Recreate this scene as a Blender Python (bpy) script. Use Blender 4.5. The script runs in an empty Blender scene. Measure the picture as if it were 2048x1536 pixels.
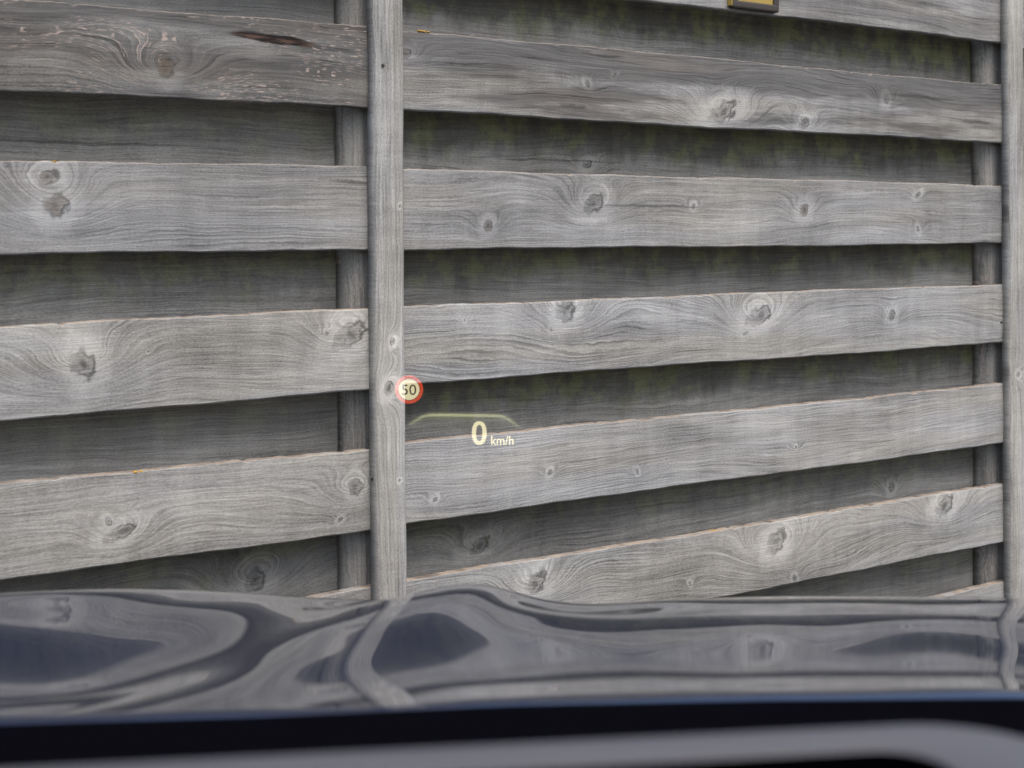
import bpy, bmesh, math, random
import numpy as np
from mathutils import Vector, Matrix

random.seed(7)
S = bpy.context.scene
C = S.collection
EYE = 1.45                                   # eye height of the driver above the ground

# ------------------------------------------------------------------ camera
cam_d = bpy.data.cameras.new("camera")
cam = bpy.data.objects.new("camera", cam_d)
C.objects.link(cam)
S.camera = cam
cam.location = (0, 0, EYE)
cam.rotation_euler = (math.radians(90), 0, 0)
cam_d.sensor_width = 36.0
cam_d.lens = 3200.0 / 2048.0 * 36.0
cam_d.shift_y = -310.0 / 2048.0              # level camera, frame shifted down (verticals stay parallel)
cam_d.clip_start = 0.02
cam_d.clip_end = 400
cam_d.dof.use_dof = True
cam_d.dof.focus_distance = 2.95
cam_d.dof.aperture_fstop = 7.5

# ------------------------------------------------------------------ sky, sun, exposure
W = bpy.data.worlds.new("World")
S.world = W
W.use_nodes = True
wn = W.node_tree
wn.nodes.clear()
sky = wn.nodes.new("ShaderNodeTexSky")
sky.sky_type = 'NISHITA'
sky.sun_disc = False
SUN_EL, SUN_AZ = math.radians(62), math.radians(143)
sky.sun_elevation = SUN_EL
sky.sun_rotation = SUN_AZ
sky.air_density = 1.0
sky.dust_density = 4.2
sky.ozone_density = 1.0
bg = wn.nodes.new("ShaderNodeBackground")
bg.inputs["Strength"].default_value = 0.15
wo = wn.nodes.new("ShaderNodeOutputWorld")
wn.links.new(sky.outputs[0], bg.inputs[0])
wn.links.new(bg.outputs[0], wo.inputs[0])
sun_d = bpy.data.lights.new("sun", 'SUN')
sun_d.energy = 0.85
sun_d.angle = math.radians(40)
sun_d.color = (1.0, 0.975, 0.95)
sun = bpy.data.objects.new("sun", sun_d)
C.objects.link(sun)
# direction towards the sun: rotation is clockwise from +Y seen from above
sv = Vector((math.sin(SUN_AZ) * math.cos(SUN_EL), math.cos(SUN_AZ) * math.cos(SUN_EL), math.sin(SUN_EL)))
sun.rotation_euler = sv.to_track_quat('Z', 'Y').to_euler()
sun.location = (0, -3, 8)
S.view_settings.view_transform = 'Standard'
S.view_settings.look = 'None'
S.view_settings.gamma = 1.0
S.view_settings.exposure = 0.84
S.view_settings.use_curve_mapping = False
S.render.engine = 'CYCLES'
S.cycles.use_denoising = True
S.cycles.max_bounces = 8

# ------------------------------------------------------------------ helpers
def link(name, mesh, mat=None, parent=None):
    o = bpy.data.objects.new(name, mesh)
    C.objects.link(o)
    if mat is not None:
        mesh.materials.append(mat)
    if parent is not None:
        o.parent = parent
    return o


def tag(o, label=None, cat=None, group=None, kind=None):
    for k, v in (("label", label), ("category", cat), ("group", group), ("kind", kind)):
        if v:
            o[k] = v
    return o


def empty(name, loc, rz, label, cat):
    o = bpy.data.objects.new(name, None)
    C.objects.link(o)
    o.location = loc
    o.rotation_euler = (0, 0, rz)
    o.empty_display_size = 0.1
    return tag(o, label, cat)


def mesh_from(verts, faces, name, smooth=False):
    me = bpy.data.meshes.new(name)
    me.from_pydata([tuple(v) for v in verts], [], faces)
    me.validate()
    if smooth:
        me.polygons.foreach_set("use_smooth", [True] * len(me.polygons))
    me.update()
    return me


def bm_mesh(bm, name, smooth=False):
    me = bpy.data.meshes.new(name)
    bmesh.ops.recalc_face_normals(bm, faces=bm.faces[:])
    bm.to_mesh(me)
    bm.free()
    if smooth:
        me.polygons.foreach_set("use_smooth", [True] * len(me.polygons))
    return me


def box_bm(x0, x1, y0, y1, z0, z1, bev=0.0, seg=2):
    bm = bmesh.new()
    r = bmesh.ops.create_cube(bm, size=1.0)
    for v in r['verts']:
        v.co = Vector(((x0 + x1) / 2 + v.co.x * (x1 - x0), (y0 + y1) / 2 + v.co.y * (y1 - y0),
                       (z0 + z1) / 2 + v.co.z * (z1 - z0)))
    if bev:
        bmesh.ops.bevel(bm, geom=bm.edges[:], offset=bev, segments=seg, affect='EDGES', profile=0.5)
    return bm


def smooth01(a, b, x):
    t = np.clip((x - a) / (b - a), 0, 1)
    return t * t * (3 - 2 * t)


# ------------------------------------------------------------------ materials
def new_mat(name):
    m = bpy.data.materials.new(name)
    m.use_nodes = True
    m.node_tree.nodes.clear()
    return m, m.node_tree


class NT:
    """small node-building helper"""
    def __init__(self, tree):
        self.t = tree

    def n(self, typ, **kw):
        nd = self.t.nodes.new(typ)
        for k, v in kw.items():
            setattr(nd, k, v)
        return nd

    def put(self, sock, v):
        if isinstance(v, bpy.types.NodeSocket):
            self.t.links.new(v, sock)
        else:
            sock.default_value = v

    def m(self, op, a, b=None, c=None, clamp=False):
        nd = self.n("ShaderNodeMath", operation=op, use_clamp=clamp)
        self.put(nd.inputs[0], a)
        if b is not None:
            self.put(nd.inputs[1], b)
        if c is not None:
            self.put(nd.inputs[2], c)
        return nd.outputs[0]

    def ss(self, a, b, x):                                   # smoothstep, a < b
        nd = self.n("ShaderNodeMapRange", interpolation_type='SMOOTHSTEP')
        self.put(nd.inputs[0], x)
        self.put(nd.inputs[1], a)
        self.put(nd.inputs[2], b)
        nd.inputs[3].default_value = 0.0
        nd.inputs[4].default_value = 1.0
        return nd.outputs[0]

    def xyz(self, x, y, z):
        nd = self.n("ShaderNodeCombineXYZ")
        for i, v in enumerate((x, y, z)):
            self.put(nd.inputs[i], v)
        return nd.outputs[0]

    def noise(self, vec, scale=1.0, detail=2.0, rough=0.5):
        nd = self.n("ShaderNodeTexNoise", noise_dimensions='3D')
        self.put(nd.inputs["Vector"], vec)
        nd.inputs["Scale"].default_value = scale
        nd.inputs["Detail"].default_value = detail
        nd.inputs["Roughness"].default_value = rough
        return nd.outputs["Fac"]

    def attr(self, name, out="Fac", typ='OBJECT'):
        nd = self.n("ShaderNodeAttribute", attribute_type=typ, attribute_name=name)
        return nd.outputs[out]

    def mix(self, f, a, b):
        nd = self.n("ShaderNodeMix", data_type='RGBA')
        self.put(nd.inputs[0], f)
        self.put(nd.inputs[6], a)
        self.put(nd.inputs[7], b)
        return nd.outputs[2]

    def sep(self, v):
        nd = self.n("ShaderNodeSeparateXYZ")
        self.put(nd.inputs[0], v)
        return nd.outputs

    def scale_col(self, col, f):
        nd = self.n("ShaderNodeVectorMath", operation='SCALE')
        self.put(nd.inputs[0], col)
        self.put(nd.inputs[3], f)
        return nd.outputs[0]


NK = 6


def wood_material(name, vertical=False):
    """weathered softwood: the growth rings are the contours of a field that knots push up"""
    m, t = new_mat(name)
    N = NT(t)
    pl = N.sep(N.attr("pl", "Vector", 'GEOMETRY'))
    u, v, side = pl[0], pl[1], pl[2]
    seed = N.attr("seed")
    sp = N.attr("spacing")
    su = N.m('ADD', u, N.m('MULTIPLY', seed, 3.7))
    # growth field
    n1 = N.noise(N.xyz(N.m('MULTIPLY', su, 1.6), N.m('MULTIPLY', v, 6.0), seed), 1.0, 1.0)
    n2 = N.noise(N.xyz(N.m('MULTIPLY', su, 7.0), N.m('MULTIPLY', v, 28.0), N.m('ADD', seed, 5.0)), 1.0, 2.0)
    wav = N.attr("wavy")
    R = N.m('ADD', v, N.m('MULTIPLY', N.m('SUBTRACT', n1, 0.5), N.m('MULTIPLY', wav, 0.10)))
    R = N.m('ADD', R, N.m('MULTIPLY', N.m('SUBTRACT', n2, 0.5), 0.010))
    core = halo = crack_k = ringd = None
    brown = None
    kn = N.noise(N.xyz(N.m('MULTIPLY', su, 60.0), N.m('MULTIPLY', v, 60.0), seed), 1.0, 2.0)
    kn = N.m('SUBTRACT', kn, 0.5)
    for i in range(NK):
        k = N.sep(N.attr("k%d" % i, "Vector"))
        r = N.m('MAXIMUM', N.m('ABSOLUTE', k[2]), 1e-4)
        du = N.m('SUBTRACT', u, k[0])
        dv = N.m('SUBTRACT', v, k[1])
        a = 0.5
        d2 = N.m('ADD', N.m('POWER', N.m('MULTIPLY', du, a), 2.0), N.m('POWER', dv, 2.0))
        g = N.m('EXPONENT', N.m('MULTIPLY', N.m('DIVIDE', d2, N.m('POWER', N.m('MULTIPLY', r, 1.5), 2.0)), -1.0))
        R = N.m('ADD', R, N.m('MULTIPLY', N.m('MULTIPLY', g, r), 2.6))
        hsh = N.m('FRACT', N.m('MULTIPLY', N.m('ADD', k[0], k[1]), 91.7))           # each knot its own outline
        ex = N.m('ADD', N.m('MULTIPLY', du, N.m('ADD', 0.62, N.m('MULTIPLY', hsh, 0.75))), N.m('MULTIPLY', dv, N.m('SUBTRACT', hsh, 0.6)))
        dk = N.m('SQRT', N.m('ADD', N.m('POWER', ex, 2.0), N.m('POWER', dv, 2.0)))
        q = N.m('ADD', N.m('DIVIDE', dk, r), N.m('MULTIPLY', kn, 1.1))
        c = N.m('MULTIPLY', N.m('SUBTRACT', 1.0, N.ss(0.40, 0.72, q)), N.ss(-0.2, 0.8, hsh))
        rim = N.m('MULTIPLY', N.ss(0.46, 0.58, q), N.m('SUBTRACT', 1.0, N.ss(0.62, 0.80, q)))
        # the bark ring is broken: strong on one side of each knot
        rim = N.m('MULTIPLY', rim, N.ss(-0.5, 0.6, N.m('DIVIDE', N.m('ADD', N.m('MULTIPLY', du, 0.7), N.m('MULTIPLY', kn, 0.06)), r)))
        heart = N.m('SUBTRACT', 1.0, N.ss(0.02, 0.50, N.m('ADD', q, N.m('MULTIPLY', hsh, 0.15))))
        h = N.m('MULTIPLY', N.ss(0.62, 0.85, q), N.m('SUBTRACT', 1.0, N.ss(0.95, 2.1, q)))
        br = N.m('MULTIPLY', c, N.m('LESS_THAN', k[2], 0.0))
        if core is None:
            core, halo, ringd, brown, hearts = c, h, rim, br, heart
        else:
            core = N.m('MAXIMUM', core, c)
            halo = N.m('MAXIMUM', halo, h)
            ringd = N.m('MAXIMUM', ringd, rim)
            brown = N.m('MAXIMUM', brown, br)
            hearts = N.m('MAXIMUM', hearts, heart)
    # uneven ring widths, then the late-wood lines
    rn1 = N.noise(N.xyz(N.m('MULTIPLY', R, 42.0), N.m('MULTIPLY', su, 0.6), N.m('ADD', seed, 13.0)), 1.0, 2.0)
    R = N.m('ADD', R, N.m('MULTIPLY', N.m('SUBTRACT', rn1, 0.5), 0.030))
    rn2 = N.noise(N.xyz(N.m('MULTIPLY', su, 45.0), N.m('MULTIPLY', v, 130.0), N.m('ADD', seed, 17.0)), 1.0, 2.0)
    R = N.m('ADD', R, N.m('MULTIPLY', N.m('SUBTRACT', rn2, 0.5), 0.0032))
    ph = N.m('FRACT', N.m('DIVIDE', R, sp))
    ln = N.m('MULTIPLY', N.ss(0.35, 0.86, ph), N.m('SUBTRACT', 1.0, N.ss(0.88, 1.0, ph)))
    la = N.noise(N.xyz(N.m('MULTIPLY', su, 4.0), N.m('MULTIPLY', v, 22.0), N.m('ADD', seed, 11.0)), 1.0, 2.0)
    la = N.ss(0.36, 0.66, la)
    ln = N.m('MULTIPLY', ln, N.m('ADD', N.m('MULTIPLY', la, 0.95), 0.05))
    # fibres that follow the rings, fine streaks, checks
    fb = N.noise(N.xyz(N.m('MULTIPLY', su, 9.0), N.m('MULTIPLY', R, 520.0), seed), 1.0, 3.0, 0.6)
    fb2 = N.noise(N.xyz(N.m('MULTIPLY', su, 3.0), N.m('MULTIPLY', R, 120.0), N.m('ADD', seed, 3.0)), 1.0, 2.0)
    chk = N.noise(N.xyz(N.m('MULTIPLY', su, 3.2), N.m('MULTIPLY', R, 95.0), N.m('ADD', seed, 21.0)), 1.0, 1.0)
    chk = N.ss(0.70, 0.78, chk)
    # blotches, vertical wash marks, speckle
    b1 = N.noise(N.xyz(N.m('MULTIPLY', su, 3.0), N.m('MULTIPLY', v, 9.0), N.m('ADD', seed, 31.0)), 1.0, 3.0, 0.55)
    b2 = N.noise(N.xyz(N.m('MULTIPLY', su, 34.0), N.m('MULTIPLY', v, 5.0), N.m('ADD', seed, 41.0)), 1.0, 2.0)
    spk = N.noise(N.xyz(N.m('MULTIPLY', su, 220.0), N.m('MULTIPLY', v, 420.0), seed), 1.0, 2.0, 0.6)
    w = N.attr("width")
    top = N.m('SUBTRACT', w, v)                                  # distance below the upper edge
    # dark algae stain, mostly in the upper half and along the grain
    dk_a = N.attr("dark")
    dn = N.noise(N.xyz(N.m('MULTIPLY', su, 2.6), N.m('MULTIPLY', v, 24.0), N.m('ADD', seed, 51.0)), 1.0, 4.0, 0.6)
    dmask = N.m('SUBTRACT', N.m('ADD', dn, N.m('MULTIPLY', N.m('DIVIDE', v, w), 0.26)), 0.13)
    dmask = N.m('MULTIPLY', N.ss(0.36, 0.56, dmask), dk_a, clamp=True)
    # green drip growth under the overhanging plank
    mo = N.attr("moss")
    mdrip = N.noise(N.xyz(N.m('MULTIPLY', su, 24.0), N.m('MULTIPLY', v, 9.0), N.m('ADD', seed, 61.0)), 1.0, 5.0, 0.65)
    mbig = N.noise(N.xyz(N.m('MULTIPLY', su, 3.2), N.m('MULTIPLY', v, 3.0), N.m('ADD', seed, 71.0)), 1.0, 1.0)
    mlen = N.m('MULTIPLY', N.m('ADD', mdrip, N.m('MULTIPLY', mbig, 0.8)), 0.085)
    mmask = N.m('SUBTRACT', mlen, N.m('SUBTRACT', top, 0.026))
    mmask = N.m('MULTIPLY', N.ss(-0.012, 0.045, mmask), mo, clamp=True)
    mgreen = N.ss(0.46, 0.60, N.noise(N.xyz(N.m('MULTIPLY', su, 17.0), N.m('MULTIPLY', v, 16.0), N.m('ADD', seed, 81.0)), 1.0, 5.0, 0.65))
    # pale flaking fibres
    fl = N.noise(N.xyz(N.m('MULTIPLY', su, 58.0), N.m('MULTIPLY', R, 640.0), N.m('ADD', seed, 91.0)), 1.0, 1.0)
    fz = N.noise(N.xyz(N.m('MULTIPLY', su, 6.0), N.m('MULTIPLY', v, 20.0), N.m('ADD', seed, 95.0)), 1.0, 2.0)
    fmask = N.m('MULTIPLY', N.m('MULTIPLY', N.ss(0.60, 0.68, fl), N.ss(0.40, 0.56, fz)), N.attr("flake"), clamp=True)
    # rotted split: object attribute (u, v, half length)
    ro = N.sep(N.attr("rot", "Vector"))
    rl = N.m('MAXIMUM', ro[2], 1e-4)
    wob = N.m('MULTIPLY', N.m('SUBTRACT', N.noise(N.xyz(N.m('MULTIPLY', su, 26.0), 0.0, seed), 1.0, 3.0), 0.5), 0.006)
    rq = N.m('ADD', N.m('POWER', N.m('DIVIDE', N.m('SUBTRACT', u, ro[0]), rl), 2.0),
             N.m('POWER', N.m('DIVIDE', N.m('SUBTRACT', N.m('ADD', v, wob), N.m('SUBTRACT', ro[1], N.m('MULTIPLY', N.m('SUBTRACT', u, ro[0]), N.attr('rots')))),
                              N.m('MULTIPLY', rl, N.attr('rotw'))), 2.0))
    rq = N.m('ADD', rq, N.m('MULTIPLY', N.m('SUBTRACT', fb, 0.5), 1.1))
    rmask = N.m('MULTIPLY', N.m('SUBTRACT', 1.0, N.ss(0.55, 1.1, rq)), N.m('ADD', 0.42, N.m('MULTIPLY', N.ss(0.05, 0.08, N.attr('rotw')), 0.58)))
    rv = N.m('DIVIDE', N.m('SUBTRACT', v, N.m('SUBTRACT', ro[1], N.m('MULTIPLY', N.m('SUBTRACT', u, ro[0]), N.attr('rots')))), N.m('MULTIPLY', rl, 0.1))
    rn = N.noise(N.xyz(N.m('MULTIPLY', su, 28.0), N.m('MULTIPLY', v, 160.0), seed), 1.0, 3.0)
    rred = N.m('MULTIPLY', N.m('SUBTRACT', 1.0, N.ss(-0.1, 0.5, rv)), N.m('MULTIPLY', N.ss(0.35, 0.62, rn), N.ss(0.07, 0.09, N.attr('rotw'))))
    chk2 = N.ss(0.58, 0.66, N.noise(N.xyz(N.m('MULTIPLY', su, 5.0), N.m('MULTIPLY', R, 210.0), N.m('ADD', seed, 23.0)), 1.0, 2.0))
    # value
    val = N.m('ADD', 0.86, N.m('MULTIPLY', N.m('SUBTRACT', b1, 0.5), 1.0))
    val = N.m('ADD', val, N.m('MULTIPLY', N.m('SUBTRACT', b2, 0.5), 0.34))
    val = N.m('ADD', val, N.m('MULTIPLY', N.m('SUBTRACT', fb, 0.5), 1.15))
    val = N.m('ADD', val, N.m('MULTIPLY', N.m('SUBTRACT', fb2, 0.5), 0.55))
    val = N.m('ADD', val, N.m('MULTIPLY', N.m('SUBTRACT', spk, 0.5), 0.85))
    val = N.m('ADD', val, N.m('MULTIPLY', halo, 0.34))
    lc = N.attr("linec")
    val = N.m('MULTIPLY', val, N.m('SUBTRACT', 1.0, N.m('MULTIPLY', N.m('MULTIPLY', ln, lc), 0.78)))
    val = N.m('MULTIPLY', val, N.m('SUBTRACT', 1.0, N.m('MULTIPLY', chk, 0.45)))
    val = N.m('MULTIPLY', val, N.m('SUBTRACT', 1.0, N.m('MULTIPLY', core, 0.08)))
    val = N.m('MULTIPLY', val, N.m('SUBTRACT', 1.0, N.m('MULTIPLY', ringd, 0.58)))
    val = N.m('MULTIPLY', val, N.m('SUBTRACT', 1.0, N.m('MULTIPLY', hearts, 0.55)))
    val = N.m('MAXIMUM', val, 0.06)
    warm = N.noise(N.xyz(N.m('MULTIPLY', su, 1.7), N.m('MULTIPLY', v, 14.0), N.m('ADD', seed, 101.0)), 1.0, 3.0)
    base = N.mix(N.m('ADD', N.ss(0.35, 0.7, warm), N.attr('warmth'), clamp=True), (0.331, 0.331, 0.321, 1), (0.337, 0.325, 0.290, 1))
    base = N.scale_col(base, N.attr("tint"))
    col = N.scale_col(base, val)
    col = N.mix(N.m('MULTIPLY', dmask, 0.74), col, N.scale_col(N.mix(N.ss(0.4, 0.7, warm), (0.082, 0.080, 0.077, 1), (0.102, 0.090, 0.080, 1)), N.m('MULTIPLY', N.m('ADD', -0.35, N.m('MULTIPLY', N.m('ADD', fb, fb2), 1.4), clamp=False), N.m('SUBTRACT', 1.0, N.m('MULTIPLY', chk2, 0.8)))))
    col = N.mix(N.m('MULTIPLY', brown, 0.5), col, (0.12, 0.09, 0.062, 1))
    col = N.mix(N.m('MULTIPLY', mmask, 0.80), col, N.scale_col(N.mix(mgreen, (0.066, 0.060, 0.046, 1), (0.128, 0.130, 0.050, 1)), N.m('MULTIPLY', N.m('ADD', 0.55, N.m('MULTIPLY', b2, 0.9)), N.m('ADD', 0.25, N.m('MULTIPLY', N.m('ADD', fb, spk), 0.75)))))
    col = N.mix(N.m('MULTIPLY', fmask, 0.75), col, (0.44, 0.35, 0.30, 1))
    col = N.mix(rmask, col, N.mix(rred, (0.012, 0.009, 0.008, 1), (0.085, 0.052, 0.038, 1)))
    # freshly frayed, warmer upper edge with a little lichen
    en = N.noise(N.xyz(N.m('MULTIPLY', su, 24.0), N.m('MULTIPLY', side, 3.0), seed), 1.0, 4.0, 0.65)
    ecol = N.mix(N.ss(0.30, 0.62, en), (0.11, 0.092, 0.076, 1), (0.33, 0.27, 0.21, 1))
    lich = N.ss(0.66, 0.72, N.noise(N.xyz(N.m('MULTIPLY', su, 11.0), 0.0, N.m('ADD', seed, 7.0)), 1.0, 2.0))
    ecol = N.mix(lich, ecol, (0.42, 0.24, 0.07, 1))
    col = N.mix(N.m('MULTIPLY', N.ss(0.25, 0.75, side), N.ss(0.34, 0.52, N.noise(N.xyz(N.m('MULTIPLY', su, 9.0), 0.0, N.m('ADD', seed, 33.0)), 1.0, 4.0, 0.7))), col, ecol)
    # relief
    hgt = N.noise(N.xyz(N.m('MULTIPLY', su, 9.0), N.m('MULTIPLY', v, 260.0), seed), 1.0, 2.0, 0.6)
    bp = N.n("ShaderNodeBump")
    bp.inputs["Strength"].default_value = 0.55
    bp.inputs["Distance"].default_value = 0.0012
    N.put(bp.inputs["Height"], hgt)
    b = N.n("ShaderNodeBsdfPrincipled")
    N.put(b.inputs["Base Color"], col)
    b.inputs["Roughness"].default_value = 0.82
    b.inputs["Specular IOR Level"].default_value = 0.22
    N.put(b.inputs["Normal"], bp.outputs[0])
    o = N.n("ShaderNodeOutputMaterial")
    t.links.new(b.outputs[0], o.inputs[0])
    return m


def plain(name, col, rough=0.5, metallic=0.0, coat=0.0, spec=0.5, noise=0.0, nscale=40.0, bump=0.0):
    m, t = new_mat(name)
    N = NT(t)
    b = N.n("ShaderNodeBsdfPrincipled")
    o = N.n("ShaderNodeOutputMaterial")
    t.links.new(b.outputs[0], o.inputs[0])
    b.inputs["Base Color"].default_value = (*col, 1)
    b.inputs["Roughness"].default_value = rough
    b.inputs["Metallic"].default_value = metallic
    b.inputs["Coat Weight"].default_value = coat
    b.inputs["Coat Roughness"].default_value = 0.012
    b.inputs["Specular IOR Level"].default_value = spec
    if noise or bump:
        tc = N.n("ShaderNodeTexCoord")
        f = N.noise(tc.outputs["Object"], nscale, 4.0, 0.6)
        if noise:
            N.put(b.inputs["Base Color"], N.scale_col((*col[:3],), N.m('ADD', 1.0 - noise, N.m('MULTIPLY', f, 2 * noise))))
        if bump:
            bp = N.n("ShaderNodeBump")
            bp.inputs["Strength"].default_value = bump
            bp.inputs["Distance"].default_value = 0.002
            N.put(bp.inputs["Height"], f)
            N.put(b.inputs["Normal"], bp.outputs[0])
    return m


M_wood = wood_material("weathered_wood")
M_paint = plain("navy_car_paint", (0.007, 0.012, 0.032), 0.25, 0.0, 1.0, spec=0.12)
M_paint.node_tree.nodes['Principled BSDF'].inputs['Coat Roughness'].default_value = 0.02
M_plastic = plain("black_plastic", (0.0022, 0.0022, 0.0035), 0.9, spec=0.0)
M_dash = plain("black_dash", (0.002, 0.002, 0.0028), 0.9, spec=0.0, bump=0.2, nscale=300)
M_void = plain("black_recess", (0.002, 0.002, 0.003), 0.9, spec=0.0)
M_bezel = plain("grey_soft_trim", (0.105, 0.105, 0.110), 0.6, spec=0.3, noise=0.08, nscale=220)
M_asph = plain("asphalt", (0.05, 0.05, 0.052), 0.9, spec=0.2, noise=0.4, nscale=60, bump=0.4)
M_yellow = plain("yellow_plate", (0.36, 0.25, 0.055), 0.6, noise=0.12, nscale=25)
M_frame = plain("dark_brown_frame", (0.045, 0.036, 0.028), 0.65, noise=0.2, nscale=80)
M_lamp = plain("headlamp_glass", (0.5, 0.52, 0.55), 0.1, 0.0, 1.0)
M_tyre = plain("tyre_rubber", (0.012, 0.012, 0.012), 0.85)
M_rim = plain("alloy_rim", (0.45, 0.45, 0.47), 0.35, 0.9)


def add_light_mat(name, rgb, strength, fade=False):
    """projected light of the head-up display: only adds to what is seen behind it"""
    m, t = new_mat(name)
    N = NT(t)
    e = N.n("ShaderNodeEmission")
    e.inputs[0].default_value = (*rgb, 1)
    # the projector throws its light upwards to the driver's eyes, not down on to the bonnet
    geo = N.n("ShaderNodeNewGeometry")
    beam = N.m('MULTIPLY', N.ss(0.01, 0.06, N.sep(geo.outputs["Incoming"])[2]), strength)
    if fade:
        beam = N.m('MULTIPLY', N.attr("glow", "Fac", 'GEOMETRY'), beam)
    N.put(e.inputs[1], beam)
    tr = N.n("ShaderNodeBsdfTransparent")
    ad = N.n("ShaderNodeAddShader")
    o = N.n("ShaderNodeOutputMaterial")
    t.links.new(e.outputs[0], ad.inputs[0])
    t.links.new(tr.outputs[0], ad.inputs[1])
    t.links.new(ad.outputs[0], o.inputs[0])
    return m


# ------------------------------------------------------------------ ground
bm = bmesh.new()
bmesh.ops.create_grid(bm, x_segments=8, y_segments=8, size=150)
ground = link("ground", bm_mesh(bm, "ground"), M_asph)
tag(ground, "grey asphalt yard", None, None, "structure")

# ------------------------------------------------------------------ fence geometry in the photograph's terms
F, CX, HY = 3200.0, 1024.0, 458.0
def dep(x): return F * 0.24 / (275 - 0.0637 * (x - 810))
P0 = np.array([(810 - CX) / F * dep(810), dep(810)])
P1 = np.array([(2003 - CX) / F * dep(2003), dep(2003)])
E_ = (P1 - P0) / np.linalg.norm(P1 - P0)
N_ = np.array([-E_[1], E_[0]])
ANG = math.atan2(E_[1], E_[0])
def fence_s(x, y=None, t=0.0):
    r = np.array([(x - CX) / F, 1.0])
    k = (P0 @ N_ + t) / (r @ N_)
    s = (r * k - P0) @ E_
    return (s, -(y - HY) / F * k + EYE) if y is not None else s
PITCH = 1.8115                                # post to post
LEAN = 0.008

fence = empty("wooden_fence", (P0[0], P0[1], 0), ANG,
              "weathered grey wooden fence of overlapping horizontal planks", "fence")

NXS = 200
def plank(s0, s1, zb, zt, t0, t1, props, label=None, bow=0.0, dents=()):
    """zb, zt: functions of s for the lower and upper edge; t0..t1 thickness"""
    rng = random.Random(props['seed'] * 13.1)
    ph = [rng.uniform(0, 6.28) for _ in range(8)]
    verts, pl = [], []
    w_mid = zt((s0 + s1) / 2) - zb((s0 + s1) / 2)
    r = 0.0022
    prof_f = [0.0, 0.25, 0.5, 0.75, 1.0]
    sect = None
    for i in range(NXS + 1):
        s = s0 + (s1 - s0) * i / NXS
        a, b = zb(s), zt(s)
        a += 0.0012 * math.sin(s * 5.1 + ph[0]) + 0.0007 * math.sin(s * 17 + ph[1]) + 0.0004 * math.sin(s * 61 + ph[2])
        b += 0.0012 * math.sin(s * 4.3 + ph[3]) + 0.0008 * math.sin(s * 19 + ph[4]) + rng.uniform(-0.0006, 0.0006) - (rng.uniform(0.001, 0.003) if rng.random() < 0.05 else 0)
        cup = 0.002 * math.sin(s * 2.3 + ph[5]) + bow * math.sin(math.pi * (s - s0) / (s1 - s0))
        ring = []
        # lower edge, front face, rounded upper edge, back
        ring.append((t1, a + r, 0.0, 0))
        ring.append((t1 - r, a, 0.0, 0))
        ring.append((t0 + r, a, 0.0, 0))
        ring.append((t0, a + r, r, 0))
        for q in prof_f[1:4]:
            z = a + (b - a) * q
            ring.append((t0 - 0.0012 * (1 - (2 * q - 1) ** 2), z, z - a, 0))
        ring.append((t0, b - r, b - a - r, 0))
        ring.append((t0 + r * 0.5, b - r * 0.3, b - a, 0.6))
        ring.append((t0 + r * 1.2, b, b - a + 0.002, 1))
        ring.append((t1 - r, b, b - a + 0.016, 1))
        ring.append((t1, b - r, b - a + 0.018, 1))
        for (t, z, v, sd) in ring:
            verts.append((s, t + cup, z))
            pl.append((s, v, sd))
        sect = len(ring)
    faces = []
    for i in range(NXS):
        for j in range(sect):
            k = (j + 1) % sect
            faces.append((i * sect + j, (i + 1) * sect + j, (i + 1) * sect + k, i * sect + k))
    faces.append(tuple(range(sect)))
    faces.append(tuple(reversed(range(NXS * sect, NXS * sect + sect))))
    me = mesh_from(verts, faces, "plank")
    at = me.attributes.new("pl", 'FLOAT_VECTOR', 'POINT')
    at.data.foreach_set("vector", [c for p in pl for c in p])
    bmx = bmesh.new(); bmx.from_mesh(me); bmesh.ops.recalc_face_normals(bmx, faces=bmx.faces[:]); bmx.to_mesh(me); bmx.free()
    o = link("plank", me, M_wood, fence)
    d = dict(seed=1.0, spacing=0.0053, wavy=1.0, linec=0.5, width=w_mid, dark=0.0, moss=0.0, flake=0.0, tint=1.0, warmth=0.0, rotw=0.1, rots=0.07)
    d.update({k: v for k, v in props.items() if k not in ('knots', 'rot')})
    for k, v in d.items():
        o[k] = float(v)
    kk = list(props.get('knots', ()))
    for i in range(NK):
        o["k%d" % i] = [float(c) for c in kk[i]] if i < len(kk) else [50.0, 0.0, 0.0]
    o["rot"] = [float(c) for c in props['rot']] if 'rot' in props else [50.0, 0.0, 0.0]
    if label:
        o["label"] = label
    return o


def lin(pa, pb, t=0.0):
    """edge line through two photo points -> z(s)"""
    (sa, za), (sb, zb_) = fence_s(*pa, t), fence_s(*pb, t)
    k = (zb_ - za) / (sb - sa)
    return lambda s: za + k * (s - sa)


def knots_px(zb, L, t=0.0):
    out = []
    for (x, y, rp) in L:
        s, z = fence_s(x, y, t)
        scl = F / dep(x)
        out.append((s, z - zb(s), rp / scl * (1.22 if abs(rp) >= 20 else 0.9)))
    return out


R_S0, R_S1 = -0.052, PITCH - 0.050          # the middle panel, between the two cover strips
L_S0, L_S1 = -PITCH - 0.045, -0.056
TH = 0.020                                   # plank thickness
BK0, BK1 = 0.072, 0.090                      # back planks

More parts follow.
